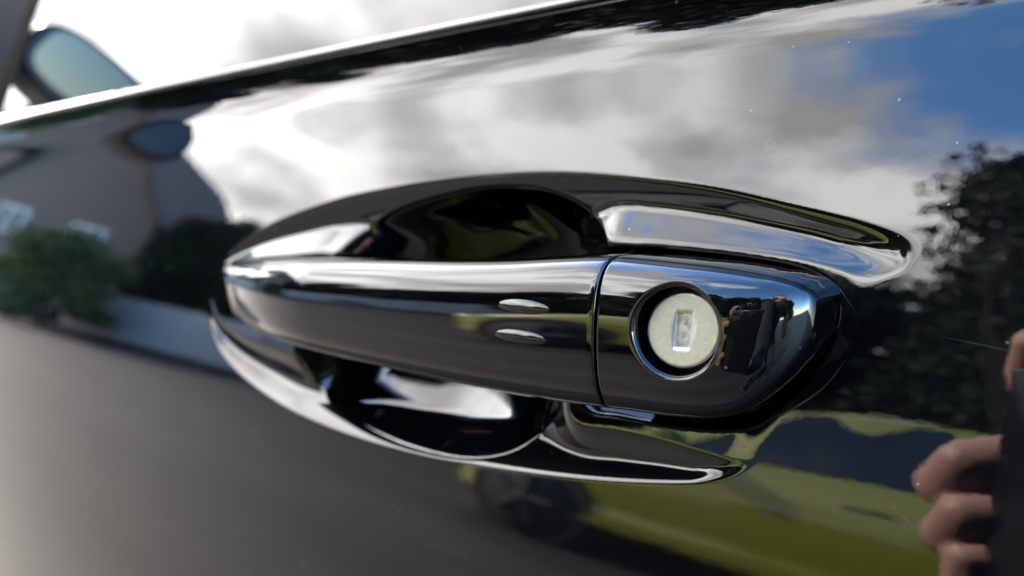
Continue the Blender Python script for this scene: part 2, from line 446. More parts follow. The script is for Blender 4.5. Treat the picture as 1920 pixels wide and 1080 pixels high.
def polar_row(r, dep, base=None):
    x = lc[0]+r*np.cos(angs); z = lc[1]+r*np.sin(angs)
    y = capy(x, z)+dep
    return np.stack([x, y, z], -1)
rows = []
for r_, d_ in prof:
    row = polar_row(np.full(na, RH+LIP if d_ < LIP*1.01 else RH+LIP*0.6), 0)
    row[:, 0] = lc[0]+r_*np.cos(angs); row[:, 2] = lc[1]+r_*np.sin(angs)
    row[:, 1] += d_
    rows.append(row)
for t in np.linspace(0, 1, 61)[1:]:
    t2 = math.sin(t*math.pi/2)
    r_ = (RH+LIP)+(ro-RH-LIP)*t2
    rows.append(polar_row(r_, 0))
# roll in at the seam and down to the rim
last = rows[-1].copy()
onseam = np.abs(last[:, 0]-XC0) < 0.0006
for kk in range(1, 6):
    q = kk/5*math.pi/2; r2 = last.copy()
    r2[:, 0] = np.where(onseam, last[:, 0]-0.0007*math.sin(q), last[:, 0])
    r2[:, 1] = last[:, 1]+0.0007*(1-math.cos(q))
    rows.append(r2)
r3 = rows[-1].copy(); r3[:, 1] = np.maximum(r3[:, 1]+0.004, 0.012); rows.append(r3)
V = np.concatenate(rows); F = [tuple(f) for f in grid_faces(len(rows), na, True)]
cap = mesh_obj('lock_cap', V, F, M_PAINTH, car)

# lock cylinder
def lathe(name, prof, n, c, m, parent):
    """prof: (radius, y) rows; axis along y through c=(x,z)"""
    V = []; 
    for r_, y_ in prof:
        for i in range(n):
            a_ = 2*math.pi*i/n; V.append((c[0]+r_*math.cos(a_), y_, c[1]+r_*math.sin(a_)))
    F = [tuple(f) for f in grid_faces(len(prof), n, True)]
    return mesh_obj(name, V, F, m, parent)
yl = yc0+0.0050
RC = 0.0087
SW, SH = 0.0018, 0.0039     # half slot
nseg = 96
V = []; F = []
# face with a rectangular slot: rings from the rectangle to the rim
def rect_pt(a_, hw, hh):
    c_, s_ = math.cos(a_), math.sin(a_); k_ = min(hw/max(abs(c_), 1e-9), hh/max(abs(s_), 1e-9)); return (c_*k_, s_*k_)
rowsL = []
aa = [2*math.pi*i/nseg for i in range(nseg)]
ca = math.atan2(SH, SW)
for base_ in (ca, math.pi-ca, math.pi+ca, 2*math.pi-ca):
    kk = min(range(nseg), key=lambda i: abs(aa[i]-base_)); aa[kk] = base_
rowsL.append([(rect_pt(a_, SW, SH), 0.0016) for a_ in aa])
rowsL.append([(rect_pt(a_, SW, SH), 0.00005) for a_ in aa])
rowsL.append([(rect_pt(a_, SW+0.00005, SH+0.00005), 0.0) for a_ in aa])
for t in (0.3, 0.6, 0.9, 1.0):
    rr = []
    for a_ in aa:
        p_ = rect_pt(a_, SW+0.00005, SH+0.00005); q_ = (math.cos(a_)*(RC-0.0009), math.sin(a_)*(RC-0.0009))
        rr.append(((p_[0]+(q_[0]-p_[0])*t, p_[1]+(q_[1]-p_[1])*t), 0.0))
    rowsL.append(rr)
for kk in range(1, 7):
    q = kk/6*math.pi/2
    rowsL.append([((math.cos(a_)*(RC-0.0009+0.0009*math.sin(q)), math.sin(a_)*(RC-0.0009+0.0009*math.sin(q))), 0.0009*(1-math.cos(q))) for a_ in aa])
rowsL.append([((math.cos(a_)*RC, math.sin(a_)*RC), 0.008) for a_ in aa])
TL = math.tan(R(9)); TY = math.tan(R(8))
V = [(lc[0]+p_[0], yl+d_+p_[1]*TL+p_[0]*TY, lc[1]+p_[1]) for rr in rowsL for p_, d_ in rr]
F = [tuple(f) for f in grid_faces(len(rowsL), nseg, True)]
cyl = mesh_obj('lock_cylinder', V, F, M_STEEL, car)
for p in cyl.data.polygons: p.use_smooth = True
cyl.data.set_sharp_from_angle(angle=R(50))
# slot shutter
V = [(lc[0]-SW*0.99, yl+0.0012, lc[1]-SH*0.99), (lc[0]+SW*0.99, yl+0.0012, lc[1]-SH*0.99), (lc[0]+SW*0.99, yl+0.0009, lc[1]+SH*0.99), (lc[0]-SW*0.99, yl+0.0009, lc[1]+SH*0.99)]
V = [(x, y+(z-lc[1])*TL+(x-lc[0])*TY, z) for x, y, z in V]
V += [(x, y+0.001, z) for x, y, z in V]
mesh_obj('key_slot_shutter', V, [(0, 1, 2, 3), (4, 7, 6, 5), (0, 4, 5, 1), (1, 5, 6, 2), (2, 6, 7, 3), (3, 7, 4, 0)], M_SHUT, cyl, False)
lathe('lock_well_floor', [(RH+0.0003, yl+0.0046), (0.001, yl+0.0047)], 64, lc, M_GAP, cap)

# ------------------------------------------------------------------ window, trim, wing mirror
def strip(name, prof, x0, x1, m, parent, n=60):
    """prof: (dy, dz) section relative to the belt line, swept along x"""
    xs_ = np.linspace(x0, x1, n); V = []
    for x in xs_:
        yb = ybase(np.array([x]), np.array([ZC+0.0590]))[0]
        for dy_, dz_ in prof: V.append((x, yb+dy_, ZC+0.0590+dz_))
    return mesh_obj(name, V, [tuple(f) for f in grid_faces(n, len(prof))], m, parent)
trim = strip('belt_trim', [(0.03, 0.0002), (0.0, 0.0002), (-0.0014, 0.0005), (-0.0018, 0.0014), (-0.0010, 0.0026), (0.0012, 0.0034), (0.004, 0.0036), (0.03, 0.0036)], -1.0, 0.62, M_BELT, car)
def glass_sheet(name, x0, x1, m, off=0.0):
    V = []; xs_ = np.linspace(x0, x1, 40)
    yb = ybase(np.array([-0.2]), np.array([ZC+0.0590]))[0]
    for x in xs_:
        for i in range(30):
            a_ = i/29
            V.append((x, yb+off+0.0045+0.40*a_*math.tan(R(19))+0.03*a_*a_+0.01*(x+0.2)**2, ZC+0.0625+0.40*a_))
    return mesh_obj(name, V, [tuple(f) for f in grid_faces(40, 30)], m, car)
glass_sheet('side_window', -0.72, 0.62, M_GLASS)
glass_sheet('sail_panel', -1.2, -0.68, M_SAIL, -0.004)

def bm_obj(name, bm, m, parent=None, smooth=False):
    me = bpy.data.meshes.new(name); bm.to_mesh(me); bm.free(); me.materials.append(m)
    if smooth: me.polygons.foreach_set('use_smooth', [True]*len(me.polygons))
    o = bpy.data.objects.new(name, me); col.objects.link(o)
    if parent is not None: o.parent = parent
    return o
def box(name, c, s, m, parent=None, bev=0.0, rot=None, seg=2):
    bm = bmesh.new(); bmesh.ops.create_cube(bm, size=1)
    bmesh.ops.scale(bm, vec=s, verts=bm.verts)
    if bev: bmesh.ops.bevel(bm, geom=bm.edges[:], offset=bev, segments=seg, profile=0.5, affect='EDGES')
    if rot is not None: bmesh.ops.rotate(bm, verts=bm.verts, cent=(0, 0, 0), matrix=Euler(rot).to_matrix())
    bmesh.ops.translate(bm, vec=c, verts=bm.verts)
    return bm_obj(name, bm, m, parent, smooth=bool(bev))

# wing mirror: shell, glass and foot, hung on the front of the window
def ellips(name, c, s, m, parent, p=2.6, nu=48, nv=24, cut=None):
    V = []
    for i in range(nv+1):
        la = -math.pi/2+math.pi*i/nv
        for j in range(nu):
            lo = 2*math.pi*j/nu
            sg = lambda q: math.copysign(abs(q)**(2/p), q)
            x, y, z = sg(math.cos(la))*sg(math.cos(lo)), sg(math.cos(la))*sg(math.sin(lo)), sg(math.sin(la))
            if cut is not None: x = min(x, cut)
            V.append((c[0]+s[0]*x, c[1]+s[1]*y, c[2]+s[2]*z))
    return mesh_obj(name, V, [tuple(f) for f in grid_faces(nv+1, nu, True, True)], m, parent)
MX, MY, MZ = -1.05, -0.092, 1.180
wm = ellips('wing_mirror', (MX, MY, MZ), (0.075, 0.102, 0.047), M_TRIM, car, 3.0, cut=0.55)
V = []
nm = 64
for r_ in (0.0, 1.0):
    for j in range(nm):
        lo = 2*math.pi*j/nm; sg = lambda q: math.copysign(abs(q)**(2/3.2), q)
        dy_, dz_ = 0.062*r_*sg(math.cos(lo)), 0.034*r_*sg(math.sin(lo)); V.append((MX+0.048+0.13*dz_-0.04*dy_, MY+0.022+dy_, MZ+dz_))
mesh_obj('mirror_glass', V, [tuple(f) for f in grid_faces(2, nm, True)], M_MIRROR, wm, False)
box('mirror_foot', (MX, 0.06, MZ-0.055), (0.07, 0.11, 0.035), M_TRIM, wm, 0.012)

# the rest of the car's body behind the door
def prism(name, sec, x0, x1, m, parent, bev=0.02):
    bm = bmesh.new()
    A = [bm.verts.new((x0, y, z)) for y, z in sec]; B = [bm.verts.new((x1, y, z)) for y, z in sec]
    bm.faces.new(A[::-1]); bm.faces.new(B)
    for i in range(len(sec)): bm.faces.new((A[i], A[(i+1) % len(sec)], B[(i+1) % len(sec)], B[i]))
    bmesh.ops.recalc_face_normals(bm, faces=bm.faces)
    bmesh.ops.bevel(bm, geom=bm.edges[:], offset=bev, segments=3, affect='EDGES')
    return bm_obj(name, bm, m, parent, True)
prism('body_shell', [(0.10, 0.22), (0.075, 0.45), (0.08, 0.85), (0.12, 0.955), (1.62, 0.955), (1.68, 0.80), (1.68, 0.45), (1.64, 0.22)], -2.55, 1.75, M_PAINT, car)
prism('roof', [(0.20, 0.96), (0.30, 1.36), (0.42, 1.43), (1.32, 1.43), (1.46, 1.36), (1.56, 0.96)], -0.95, 1.35, M_PAINT, car, 0.03)
for wx in (-1.85, 0.95):
    for wy in (0.17, 1.58):
        bm = bmesh.new(); bmesh.ops.create_cone(bm, cap_ends=True, segments=48, radius1=.31, radius2=.31, depth=.20, matrix=Matrix.Translation((wx, wy, .31)) @ Matrix.Rotation(R(90), 4, 'X'))
        bmesh.ops.bevel(bm, geom=[e for e in bm.edges if e.calc_face_angle(0) > 1], offset=.03, segments=3, affect='EDGES')
        wh = bm_obj('wheel', bm, M_GAP, car, True)
        bm = bmesh.new(); bmesh.ops.create_cone(bm, cap_ends=True, segments=32, radius1=.20, radius2=.20, depth=.21, matrix=Matrix.Translation((wx, wy, .31)) @ Matrix.Rotation(R(90), 4, 'X')); bm_obj('rim', bm, M_CHROME, wh, False)

# ------------------------------------------------------------------ garden wall across the lot
m, nt_, b_ = mat('grey_render', (0.26, 0.27, 0.30), 0.8)
co = objco(nt_); c = mix_n(nt_, noise_n(nt_, 1.3, 6, 0.65, co), (0.27, 0.28, 0.32), (0.42, 0.43, 0.47)); nt_.links.new(c, b_.inputs['Base Color'])
bump_n(nt_, b_, noise_n(nt_, 40, 3, 0.6, co), 0.4, 0.01)
M_REND = m
M_COPE = mat('dark_coping', (0.06, 0.06, 0.065), 0.7)[0]
M_SOIL = mat('gutter_soil', (0.018, 0.017, 0.016), 0.9)[0]
wall = empty('garden_wall', (-19.5, -7.6, 0), 'long blue grey rendered garden wall mirrored in the paint', 'wall', rz=R(-16))
box('wall_face', (0, 0, 0.97), (26, 0.22, 1.94), M_REND, wall, 0.01)
box('coping', (0, 0, 1.965), (26.1, 0.30, 0.05), M_COPE, wall, 0.01)
box('dark_plinth', (0, 0.14, 0.12), (26, 0.10, 0.24), M_SOIL, wall, 0.01)

# ------------------------------------------------------------------ houses
def brickmat(name, c1, c2, mortar):
    m, nt_, b_ = mat(name, c1, 0.85)
    br = nt_.nodes.new('ShaderNodeTexBrick'); br.inputs['Scale'].default_value = 4.4
    br.inputs['Color1'].default_value = (*c1, 1); br.inputs['Color2'].default_value = (*c2, 1); br.inputs['Mortar'].default_value = (*mortar, 1)
    mp = nt_.nodes.new('ShaderNodeMapping'); mp.inputs['Rotation'].default_value = (R(90), 0, 0)
    nt_.links.new(objco(nt_), mp.inputs[0]); nt_.links.new(mp.outputs[0], br.inputs['Vector']); nt_.links.new(br.outputs[0], b_.inputs['Base Color'])
    return m
M_BRICK = brickmat('red_brick', (0.28, 0.13, 0.09), (0.34, 0.17, 0.12), (0.4, 0.37, 0.33))
M_CREAM = mat('cream_render', (0.55, 0.46, 0.36), 0.85)[0]
M_WHITE = brickmat('brown_brick', (0.105, 0.075, 0.062), (0.15, 0.105, 0.085), (0.2, 0.18, 0.165))
M_SLATE = mat('dark_slate', (0.022, 0.022, 0.032), 0.8)[0]
M_TILE = mat('brown_tile', (0.13, 0.075, 0.055), 0.8)[0]
M_PANEL = mat('solar_panel', (0.03, 0.09, 0.28), 0.12, ior=1.6)[0]
M_WIN = mat('window_pane', (0.02, 0.025, 0.03), 0.03)[0]
M_FRAME = mat('white_upvc', (0.75, 0.75, 0.74), 0.4)[0]
def house(loc, rz, w_, d_, eave, ridge, wallm, roofm, label, panels=0):
    h = empty('house', loc, label, 'house', rz=rz)
    hw, hd = w_/2, d_/2
    V = [(-hw, -hd, 0), (hw, -hd, 0), (hw, hd, 0), (-hw, hd, 0), (-hw, -hd, eave), (hw, -hd, eave), (hw, hd, eave), (-hw, hd, eave), (-hw, 0, ridge), (hw, 0, ridge)]
    mesh_obj('wall', V, [(0, 1, 5, 4), (2, 3, 7, 6), (1, 2, 6, 9, 5), (3, 0, 4, 8, 7)], wallm, h, False)
    o_ = 0.35; k_ = (ridge-eave)/hd; zt = 0.14
    e0 = eave-o_*k_
    V = []
    for x in (-hw-o_, hw+o_):
        V += [(x, -hd-o_, e0+0.02), (x, 0, ridge+0.02), (x, hd+o_, e0+0.02), (x, hd+o_, e0+zt), (x, 0, ridge+zt), (x, -hd-o_, e0+zt)]
    F = [(0, 1, 4, 5), (1, 2, 3, 4), (6, 11, 10, 7), (7, 10, 9, 8)] + [(i, 6+i, 6+(i+1) % 6, (i+1) % 6) for i in range(6)]
    rf = mesh_obj('roof', V, F, roofm, h, False)
    box('chimney', (hw*0.6, 0, ridge+0.45), (0.9, 0.6, 1.5), M_BRICK, rf, 0.02)
    sl = math.atan(k_)
    for i in range(panels):
        x = -hw*0.55+i*2.3
        box('solar_panel', (x, hd*0.5, (eave+ridge)/2+zt+0.08), (1.7, 2.2, 0.05), M_PANEL, rf, 0.0, (-sl, 0, 0))
    for fl in range(2):
        for i in range(3):
            x = -hw*0.62+i*hw*0.62; z = 1.5+fl*2.6
            if z+0.7 > eave: continue
            if fl == 0 and i == 1:
                d = box('door', (x, hd+0.02, 1.05), (0.95, 0.08, 2.1), M_FRAME, h, 0.01)
                box('door_handle', (x+0.36, hd+0.09, 1.0), (0.12, 0.05, 0.03), M_CHROME, d, 0.005)
                continue
            f = box('window', (x, hd+0.02, z), (1.5, 0.08, 1.2), M_FRAME, h, 0.01)
            for s_ in (-1, 1): box('pane', (x+s_*0.36, hd+0.055, z), (0.62, 0.03, 1.04), M_WIN, f)
        for e_ in (-1, 1):
            for yy in (-hd*0.45, hd*0.45):
                z = 1.5+fl*2.6
                if z+0.7 > eave: continue
                f = box('window', (e_*(hw+0.02), yy, z), (0.08, 1.4, 1.2), M_FRAME, h, 0.01)
                for s_ in (-1, 1): box('pane', (e_*(hw+0.055), yy+s_*0.33, z), (0.03, 0.58, 1.04), M_WIN, f)
    return h
house((-28.5, -9.6, 0), R(52), 9, 7.5, 5.8, 10.4, M_WHITE, M_SLATE, 'brown brick house with dark slate roof carrying blue solar panels', 3)
house((-37, -4.6, 0), R(-5), 8, 8, 5.4, 8.9, M_BRICK, M_TILE, 'red brick house with brown tiled gable roof')
house((-30, -1.0, 0), R(80), 5, 4, 3.2, 4.6, M_CREAM, M_SLATE, 'low cream rendered garage house beside the brick house')

# ------------------------------------------------------------------ trees and shrubs
def leafmat(name, c1, c2):
    m, nt_, b_ = mat(name, c1, 0.75)
    b_.inputs['Specular IOR Level'].default_value = 0.15
    g = nt_.nodes.new('ShaderNodeObjectInfo'); co = objco(nt_)
    c = mix_n(nt_, ramp_n(nt_, noise_n(nt_, 2.2, 4, 0.6, co), [(0.35, 0.0), (0.65, 1.0)]), c1, c2); nt_.links.new(c, b_.inputs['Base Color'])
    return m
M_LEAF = leafmat('evergreen_leaf', (0.012, 0.019, 0.009), (0.028, 0.042, 0.015))
M_LEAF2 = leafmat('shrub_leaf', (0.05, 0.075, 0.025), (0.10, 0.13, 0.05))
M_BARK = mat('bark', (0.03, 0.025, 0.02), 0.95)[0]
def leaves(name, blobs, n, size, m, parent):
    """blobs: (centre, radii); leaf-sized quads through the volume, denser towards the outside"""
    vol = np.array([np.prod(r_)**(2/3) for c_, r_ in blobs]); vol /= vol.sum()
    V = np.zeros((n*4, 3)); idx = 0
    pick = rng.choice(len(blobs), n, p=vol)
    dirs = rng.normal(size=(n, 3)); dirs /= np.linalg.norm(dirs, axis=1)[:, None]
    rad = rng.random(n)**0.28*(0.86+0.22*rng.random(n))
    C = np.array([blobs[i][0] for i in pick])+dirs*rad[:, None]*np.array([blobs[i][1] for i in pick])
    C[:, 2] = np.maximum(C[:, 2], 0.03)
    a = rng.normal(size=(n, 3)); a /= np.linalg.norm(a, axis=1)[:, None]
    b = np.cross(a, rng.normal(size=(n, 3))); b /= np.linalg.norm(b, axis=1)[:, None]
    s = size*(0.6+0.8*rng.random(n))[:, None]
    V[0::4] = C-a*s; V[1::4] = C-b*s*0.55; V[2::4] = C+a*s; V[3::4] = C+b*s*0.55
    me = bpy.data.meshes.new(name)
    me.vertices.add(n*4); me.vertices.foreach_set('co', V.ravel().astype(np.float32))
    me.loops.add(n*4); me.loops.foreach_set('vertex_index', np.arange(n*4, dtype=np.int32))
    me.polygons.add(n); me.polygons.foreach_set('loop_start', np.arange(0, n*4, 4, dtype=np.int32))
    me.polygons.foreach_set('loop_total', np.full(n, 4, dtype=np.int32))
    me.materials.append(m); me.update(calc_edges=True); me.validate()
    o = bpy.data.objects.new(name, me); col.objects.link(o); o.parent = parent
    return o
def limb(bm, p0, p1, r0, r1, n=8):
    p0, p1 = Vector(p0), Vector(p1); q = (p1-p0).to_track_quat('Z', 'Y')
    A = [bm.verts.new(p0+q @ Vector((r0*math.cos(2*math.pi*i/n), r0*math.sin(2*math.pi*i/n), 0))) for i in range(n)]
    B = [bm.verts.new(p1+q @ Vector((r1*math.cos(2*math.pi*i/n), r1*math.sin(2*math.pi*i/n), 0))) for i in range(n)]
    for i in range(n): bm.faces.new((A[i], A[(i+1) % n], B[(i+1) % n], B[i]))
def tree(name, loc, h, r, label, cat='tree', n=9000, size=0.10, m=None, low=0.25, nb=9, group=None, tr=1.0):
    t = empty(name, loc, label, cat, group)
    bm = bmesh.new(); limb(bm, (0, 0, -0.05), (0.05, 0.03, h*0.55), (0.022*h+0.02)*tr, 0.012*h*tr, 10)
    blobs = [((0, 0, h*0.52), (r*0.75, r*0.75, h*0.36))]
    for i in range(nb):
        a_ = 2*math.pi*(i+random.random()*0.6)/nb; z_ = h*(low+(0.86-low)*random.random()); q_ = r*(0.35+0.35*random.random())
        k_ = 0.30+0.22*random.random()
        c_ = (math.cos(a_)*q_, math.sin(a_)*q_, z_); blobs.append((c_, (r*k_, r*k_, h*0.10+r*0.16*random.random())))
        limb(bm, (0.02, 0.01, h*(0.2+0.3*random.random())), c_, 0.012*h*tr, 0.004*h*tr, 6)
    bm_obj('trunk', bm, M_BARK, t, True)
    leaves('crown', blobs, n, size, m or M_LEAF, t)
    return t
tspec = [(-21.5, -9.4, 7.2, 1.9), (-18.6, -11.2, 7.4, 2.4), (-14.8, -11.6, 5.9, 2.6), (-11.4, -11.6, 5.2, 2.6), (-7.8, -11.4, 5.0, 2.4), (-4.4, -9.4, 6.3, 2.3), (-0.5, -8.2, 6.7, 2.0), (2.0, -8.0, 6.8, 2.3), (4.4, -7.6, 6.6, 2.6), (7.6, -6.4, 6.8, 2.8), (-2.4, -10.9, 6.3, 2.6), (0.9, -10.8, 6.6, 2.6)]
tl = ['slim tree beside the slate roofed house', 'tree at the end of the row beyond the garden wall', 'second tree of the dark row behind the lime car', 'third tree of the dark row behind the lime car', 'tree of the dark row behind the bonnet of the lime car',
      'tree of the dark row behind the windscreen of the lime car', 'tree of the dark row behind the doors of the lime car', 'tree of the dark row behind the tail of the lime car', 'tree just past the tail of the lime car', 'last and widest tree past the lime car', 'tree in the second row behind the windscreen of the lime car', 'tree in the second row behind the tail of the lime car']
for (x, y, h, r), lb in zip(tspec, tl):
    tree('evergreen_tree', (x, y, 0), h, r, lb, n=30000, size=0.09, low=0.12, nb=16, group='dark trees across the lot')
tree('leafy_shrub', (-0.60, -4.9, 0), 5.2, 0.85, 'tall thin shrub with loose single leaves beside the lime car', 'shrub', 1500, 0.06, M_LEAF, 0.3, 8, tr=0.3)
tree('round_bush', (-19.6, -5.4, 0), 3.9, 2.0, 'round green bush in front of the brick house', 'bush', 14000, 0.08, M_LEAF2, 0.05, 12)

# ------------------------------------------------------------------ lime hatchback parked alongside, and another car ahead
def carpaint(name, c):
    m, nt_, b_ = mat(name, c, 0.3, coat=1.0); return m
M_LIME = carpaint('lime_paint', (0.20, 0.205, 0.012))
M_SILV = carpaint('grey_paint', (0.08, 0.08, 0.09))
M_TYRE = mat('tyre_rubber', (0.012, 0.012, 0.012), 0.8)[0]
M_RIM = mat('alloy', (0.03, 0.03, 0.034), 0.5, metal=0.5)[0]
M_CARGL = mat('tinted_car_glass', (0.012, 0.014, 0.018), 0.06)[0]
M_SCREEN = mat('windscreen_glass', (0.03, 0.05, 0.05), 0.03, ior=1.6)[0]
M_LAMP = mat('headlamp', (0.7, 0.72, 0.75), 0.1)[0]
M_RED = mat('tail_lamp_red', (0.6, 0.01, 0.008), 0.15)[0]
ST = [(0.00, .70, .58, .40, .62), (0.10, .90, .68, .56, .74), (0.35, .98, .78, .64, .85), (0.75, 1.0, .86, .68, .92), (1.15, 1.0, .91, .70, .99), (1.70, 1.0, .93, .56, 1.34), (2.1, 1, .94, .57, 1.43), (2.8, 1, .96, .56, 1.42), (3.35, .98, .98, .54, 1.35), (3.72, .95, .98, .60, 1.05), (3.92, .86, .82, .58, .86)]
def hatch(loc, rz, paintm, label):
    h = empty('parked_car', loc, label, 'car', rz=rz)
    st = np.array(ST); xs_ = np.linspace(0, 3.92, 90)
    cols = [np.interp(xs_, st[:, 0], st[:, i]) for i in range(1, 5)]
    kk = np.ones(5)/5
    cols = [np.convolve(np.pad(c_, 2, 'edge'), kk, 'valid') for c_ in cols]
    def sec(i):
        w_, zb, yr, zr = (c_[i] for c_ in cols)
        half = [(0, .20), (.76*w_, .20), (.845*w_, .235), (.872*w_, .27), (.838*w_, .36), (.836*w_, .42), (.866*w_, min(.64, zb-.16)), (.858*w_, min(.67, zb-.13)), (.868*w_, zb-.085), (.845*w_, zb-.05), (.80*w_, zb), (yr+.02, zr-.035), (yr-.04, zr), (yr*.5, zr+.02), (0, zr+.025)]
        return half+[(-y, z) for y, z in half[-2:0:-1]]
    V = []; n_ = len(sec(0))
    for i, x in enumerate(xs_): V += [(x, y, z) for y, z in sec(i)]
    F = [tuple(f) for f in grid_faces(len(xs_), n_, True, True)]
    F += [tuple(range(n_)), tuple((len(xs_)-1)*n_+i for i in range(n_-1, -1, -1))]
    body = mesh_obj('body', V, F, paintm, h)
    def side(x, t, s_):
        i = int(np.clip(np.searchsorted(xs_, x), 0, len(xs_)-1)); q = sec(i)
        a_, b__ = q[10], q[11]; return (x, s_*(a_[0]+(b__[0]-a_[0])*t+0.008), a_[1]+(b__[1]-a_[1])*t)
    for s_ in (1, -1):
        for (x0, x1, x2, x3) in ((1.40, 2.42, 2.42, 1.86), (2.50, 3.42, 3.20, 2.50)):
            mesh_obj('side_glass', [side(x0, .05, s_), side(x1, .05, s_), side(x2, 1.0, s_), side(x3, 1.0, s_)], [(0, 1, 2, 3)], M_CARGL, h, False)
        box('door_handle', (2.22, s_*0.86, .80), (.18, .03, .03), paintm, h, .008)
        box('headlamp', (0.22, s_*0.62, .66), (.30, .22, .12), M_LAMP, h, .03)
        box('tail_lamp', (3.84, s_*0.60, .80), (.16, .26, .20), M_RED, h, .03)
        for wx in (0.68, 3.18):
            w_ = empty('wheel', (wx, s_*0.80, 0.30)); w_.parent = h
            bm = bmesh.new(); bmesh.ops.create_cone(bm, cap_ends=True, segments=40, radius1=.36, radius2=.36, depth=.10, matrix=Matrix.Translation((0, s_*0.018, .02)) @ Matrix.Rotation(R(90), 4, 'X')); bm_obj('arch', bm, M_TYRE, w_)
            bm = bmesh.new(); bmesh.ops.create_cone(bm, cap_ends=True, segments=40, radius1=.30, radius2=.30, depth=.18, matrix=Matrix.Rotation(R(90), 4, 'X'))
            bmesh.ops.bevel(bm, geom=[e for e in bm.edges if e.calc_face_angle(0) > 1], offset=.03, segments=3, affect='EDGES'); bm_obj('tyre', bm, M_TYRE, w_, True)
            bm = bmesh.new()
            for k_ in range(5):
                a_ = k_*2*math.pi/5; limb(bm, (0, s_*0.092, 0), (math.cos(a_)*.19, s_*0.092, math.sin(a_)*.19), .03, .022)
            bmesh.ops.create_cone(bm, cap_ends=True, segments=24, radius1=.05, radius2=.04, depth=.03, matrix=Matrix.Translation((0, s_*.1, 0)) @ Matrix.Rotation(R(90), 4, 'X'))
            bm_obj('rim', bm, M_RIM, w_, True)
        box('wing_mirror', (1.42, s_*0.93, .98), (.12, .20, .13), paintm, h, .04)
    ws = []
    for x, t in ((1.20, 0), (1.72, 1)):
        i = int(np.searchsorted(xs_, x)); q = sec(i); ws += [(x-.01, -q[12][0]*.96, q[12][1]+.02), (x-.01, q[12][0]*.96, q[12][1]+.02)]
    mesh_obj('windscreen', [ws[0], ws[1], ws[3], ws[2]], [(0, 1, 2, 3)], M_SCREEN, h, False)
    box('number_plate', (-.01, 0, .40), (.02, .52, .11), M_FRAME, h, .004)
    box('grille', (0.0, 0, .52), (.03, .7, .12), M_TYRE, h, .01)
    return h
hatch((-3.0, -3.76, 0), 0, M_LIME, 'lime green hatchback parked alongside the black door')
hatch((-8.6, 0.9, 0), R(3), M_SILV, 'dark grey hatchback parked ahead with red tail lamps')

# ------------------------------------------------------------------ phone and the hand holding it
FWv, RTv, UPv = Vector(FW), Vector(RT), Vector(UP); CV = Vector(CAM)
def cp(r_, u_, f_): return CV+RTv*r_+UPv*u_+FWv*f_
M_PH = mat('phone_glass_back', (0.008, 0.009, 0.012), 0.12)[0]
M_PHF = mat('phone_steel_frame', (0.12, 0.12, 0.125), 0.2, metal=1.0)[0]
ph = empty('phone', cp(-0.040, -0.052, -0.0085), 'dark phone held upright in front of the door', 'phone')
rot = Matrix((RTv, UPv, -FWv)).transposed().to_euler()
ph.rotation_euler = (rot.to_matrix() @ Matrix.Rotation(R(-8), 3, 'Z')).to_euler()
def pbox(name, c, s, m, bev, parent=ph):
    return box(name, c, s, m, parent, bev, seg=3)
pbox('phone_frame', (0, 0, 0), (0.088, 0.166, 0.0086), M_PHF, 0.003)
pbox('back_glass', (0, 0, -0.0044), (0.083, 0.161, 0.0008), M_PH, 0.0003)
pb = pbox('camera_bump', (0.018, 0.055, -0.0050), (0.030, 0.032, 0.0012), M_PH, 0.0005)
bm = bmesh.new(); bmesh.ops.create_cone(bm, cap_ends=True, segments=32, radius1=.006, radius2=.006, depth=.0012, matrix=Matrix.Translation((0.022, 0.050, -0.0056))); bm_obj('lens', bm, M_CARGL, pb)

m, nt_, b_ = mat('skin', (0.42, 0.22, 0.16), 0.5)
b_.inputs['Subsurface Weight'].default_value = 0.15; b_.inputs['Subsurface Radius'].default_value = (0.006, 0.002, 0.001)
co = objco(nt_); c = mix_n(nt_, noise_n(nt_, 60, 4, 0.6, co), (0.42, 0.215, 0.165), (0.54, 0.32, 0.255)); nt_.links.new(c, b_.inputs['Base Color'])
bump_n(nt_, b_, noise_n(nt_, 900, 3, 0.6, co), 0.3, 0.0004)
M_SKIN = m
M_JACK = mat('dark_jacket', (0.015, 0.016, 0.02), 0.85)[0]
M_JEAN = mat('dark_trousers', (0.02, 0.024, 0.035), 0.9)[0]
M_HAIR = mat('dark_hair', (0.02, 0.013, 0.009), 0.6)[0]
def blobmesh(name, chains, voxel, m, parent, smooth=4):
    """chains of (point, radius): swept tapered capsules fused by a voxel remesh into one skin"""
    bm = bmesh.new()
    for ch in chains:
        for (p0, r0), (p1, r1) in zip(ch[:-1], ch[1:]):
            limb(bm, p0, p1, r0, r1, 16)
        for (p0, r0) in ch:
            bmesh.ops.create_icosphere(bm, subdivisions=3, radius=r0, matrix=Matrix.Translation(p0))
    bmesh.ops.holes_fill(bm, edges=bm.edges[:], sides=0)
    o = bm_obj(name, bm, m, None, True)
    md = o.modifiers.new('r', 'REMESH'); md.mode = 'VOXEL'; md.voxel_size = voxel
    ms = o.modifiers.new('s', 'SMOOTH'); ms.factor = 0.5; ms.iterations = smooth
    dg = bpy.context.evaluated_depsgraph_get()
    me = bpy.data.meshes.new_from_object(o.evaluated_get(dg))
    o.modifiers.clear(); o.data = me; me.name = name
    me.polygons.foreach_set('use_smooth', [True]*len(me.polygons))
    o.parent = parent
    return o
per = empty('person', (0.42, -0.62, 0), 'person in a dark jacket holding up the phone in one hand', 'person')
PO = Vector((-0.42, 0.62, 0))
q = lambda r_, u_, f_: cp(r_+0.008, u_, f_)+PO
hand = []
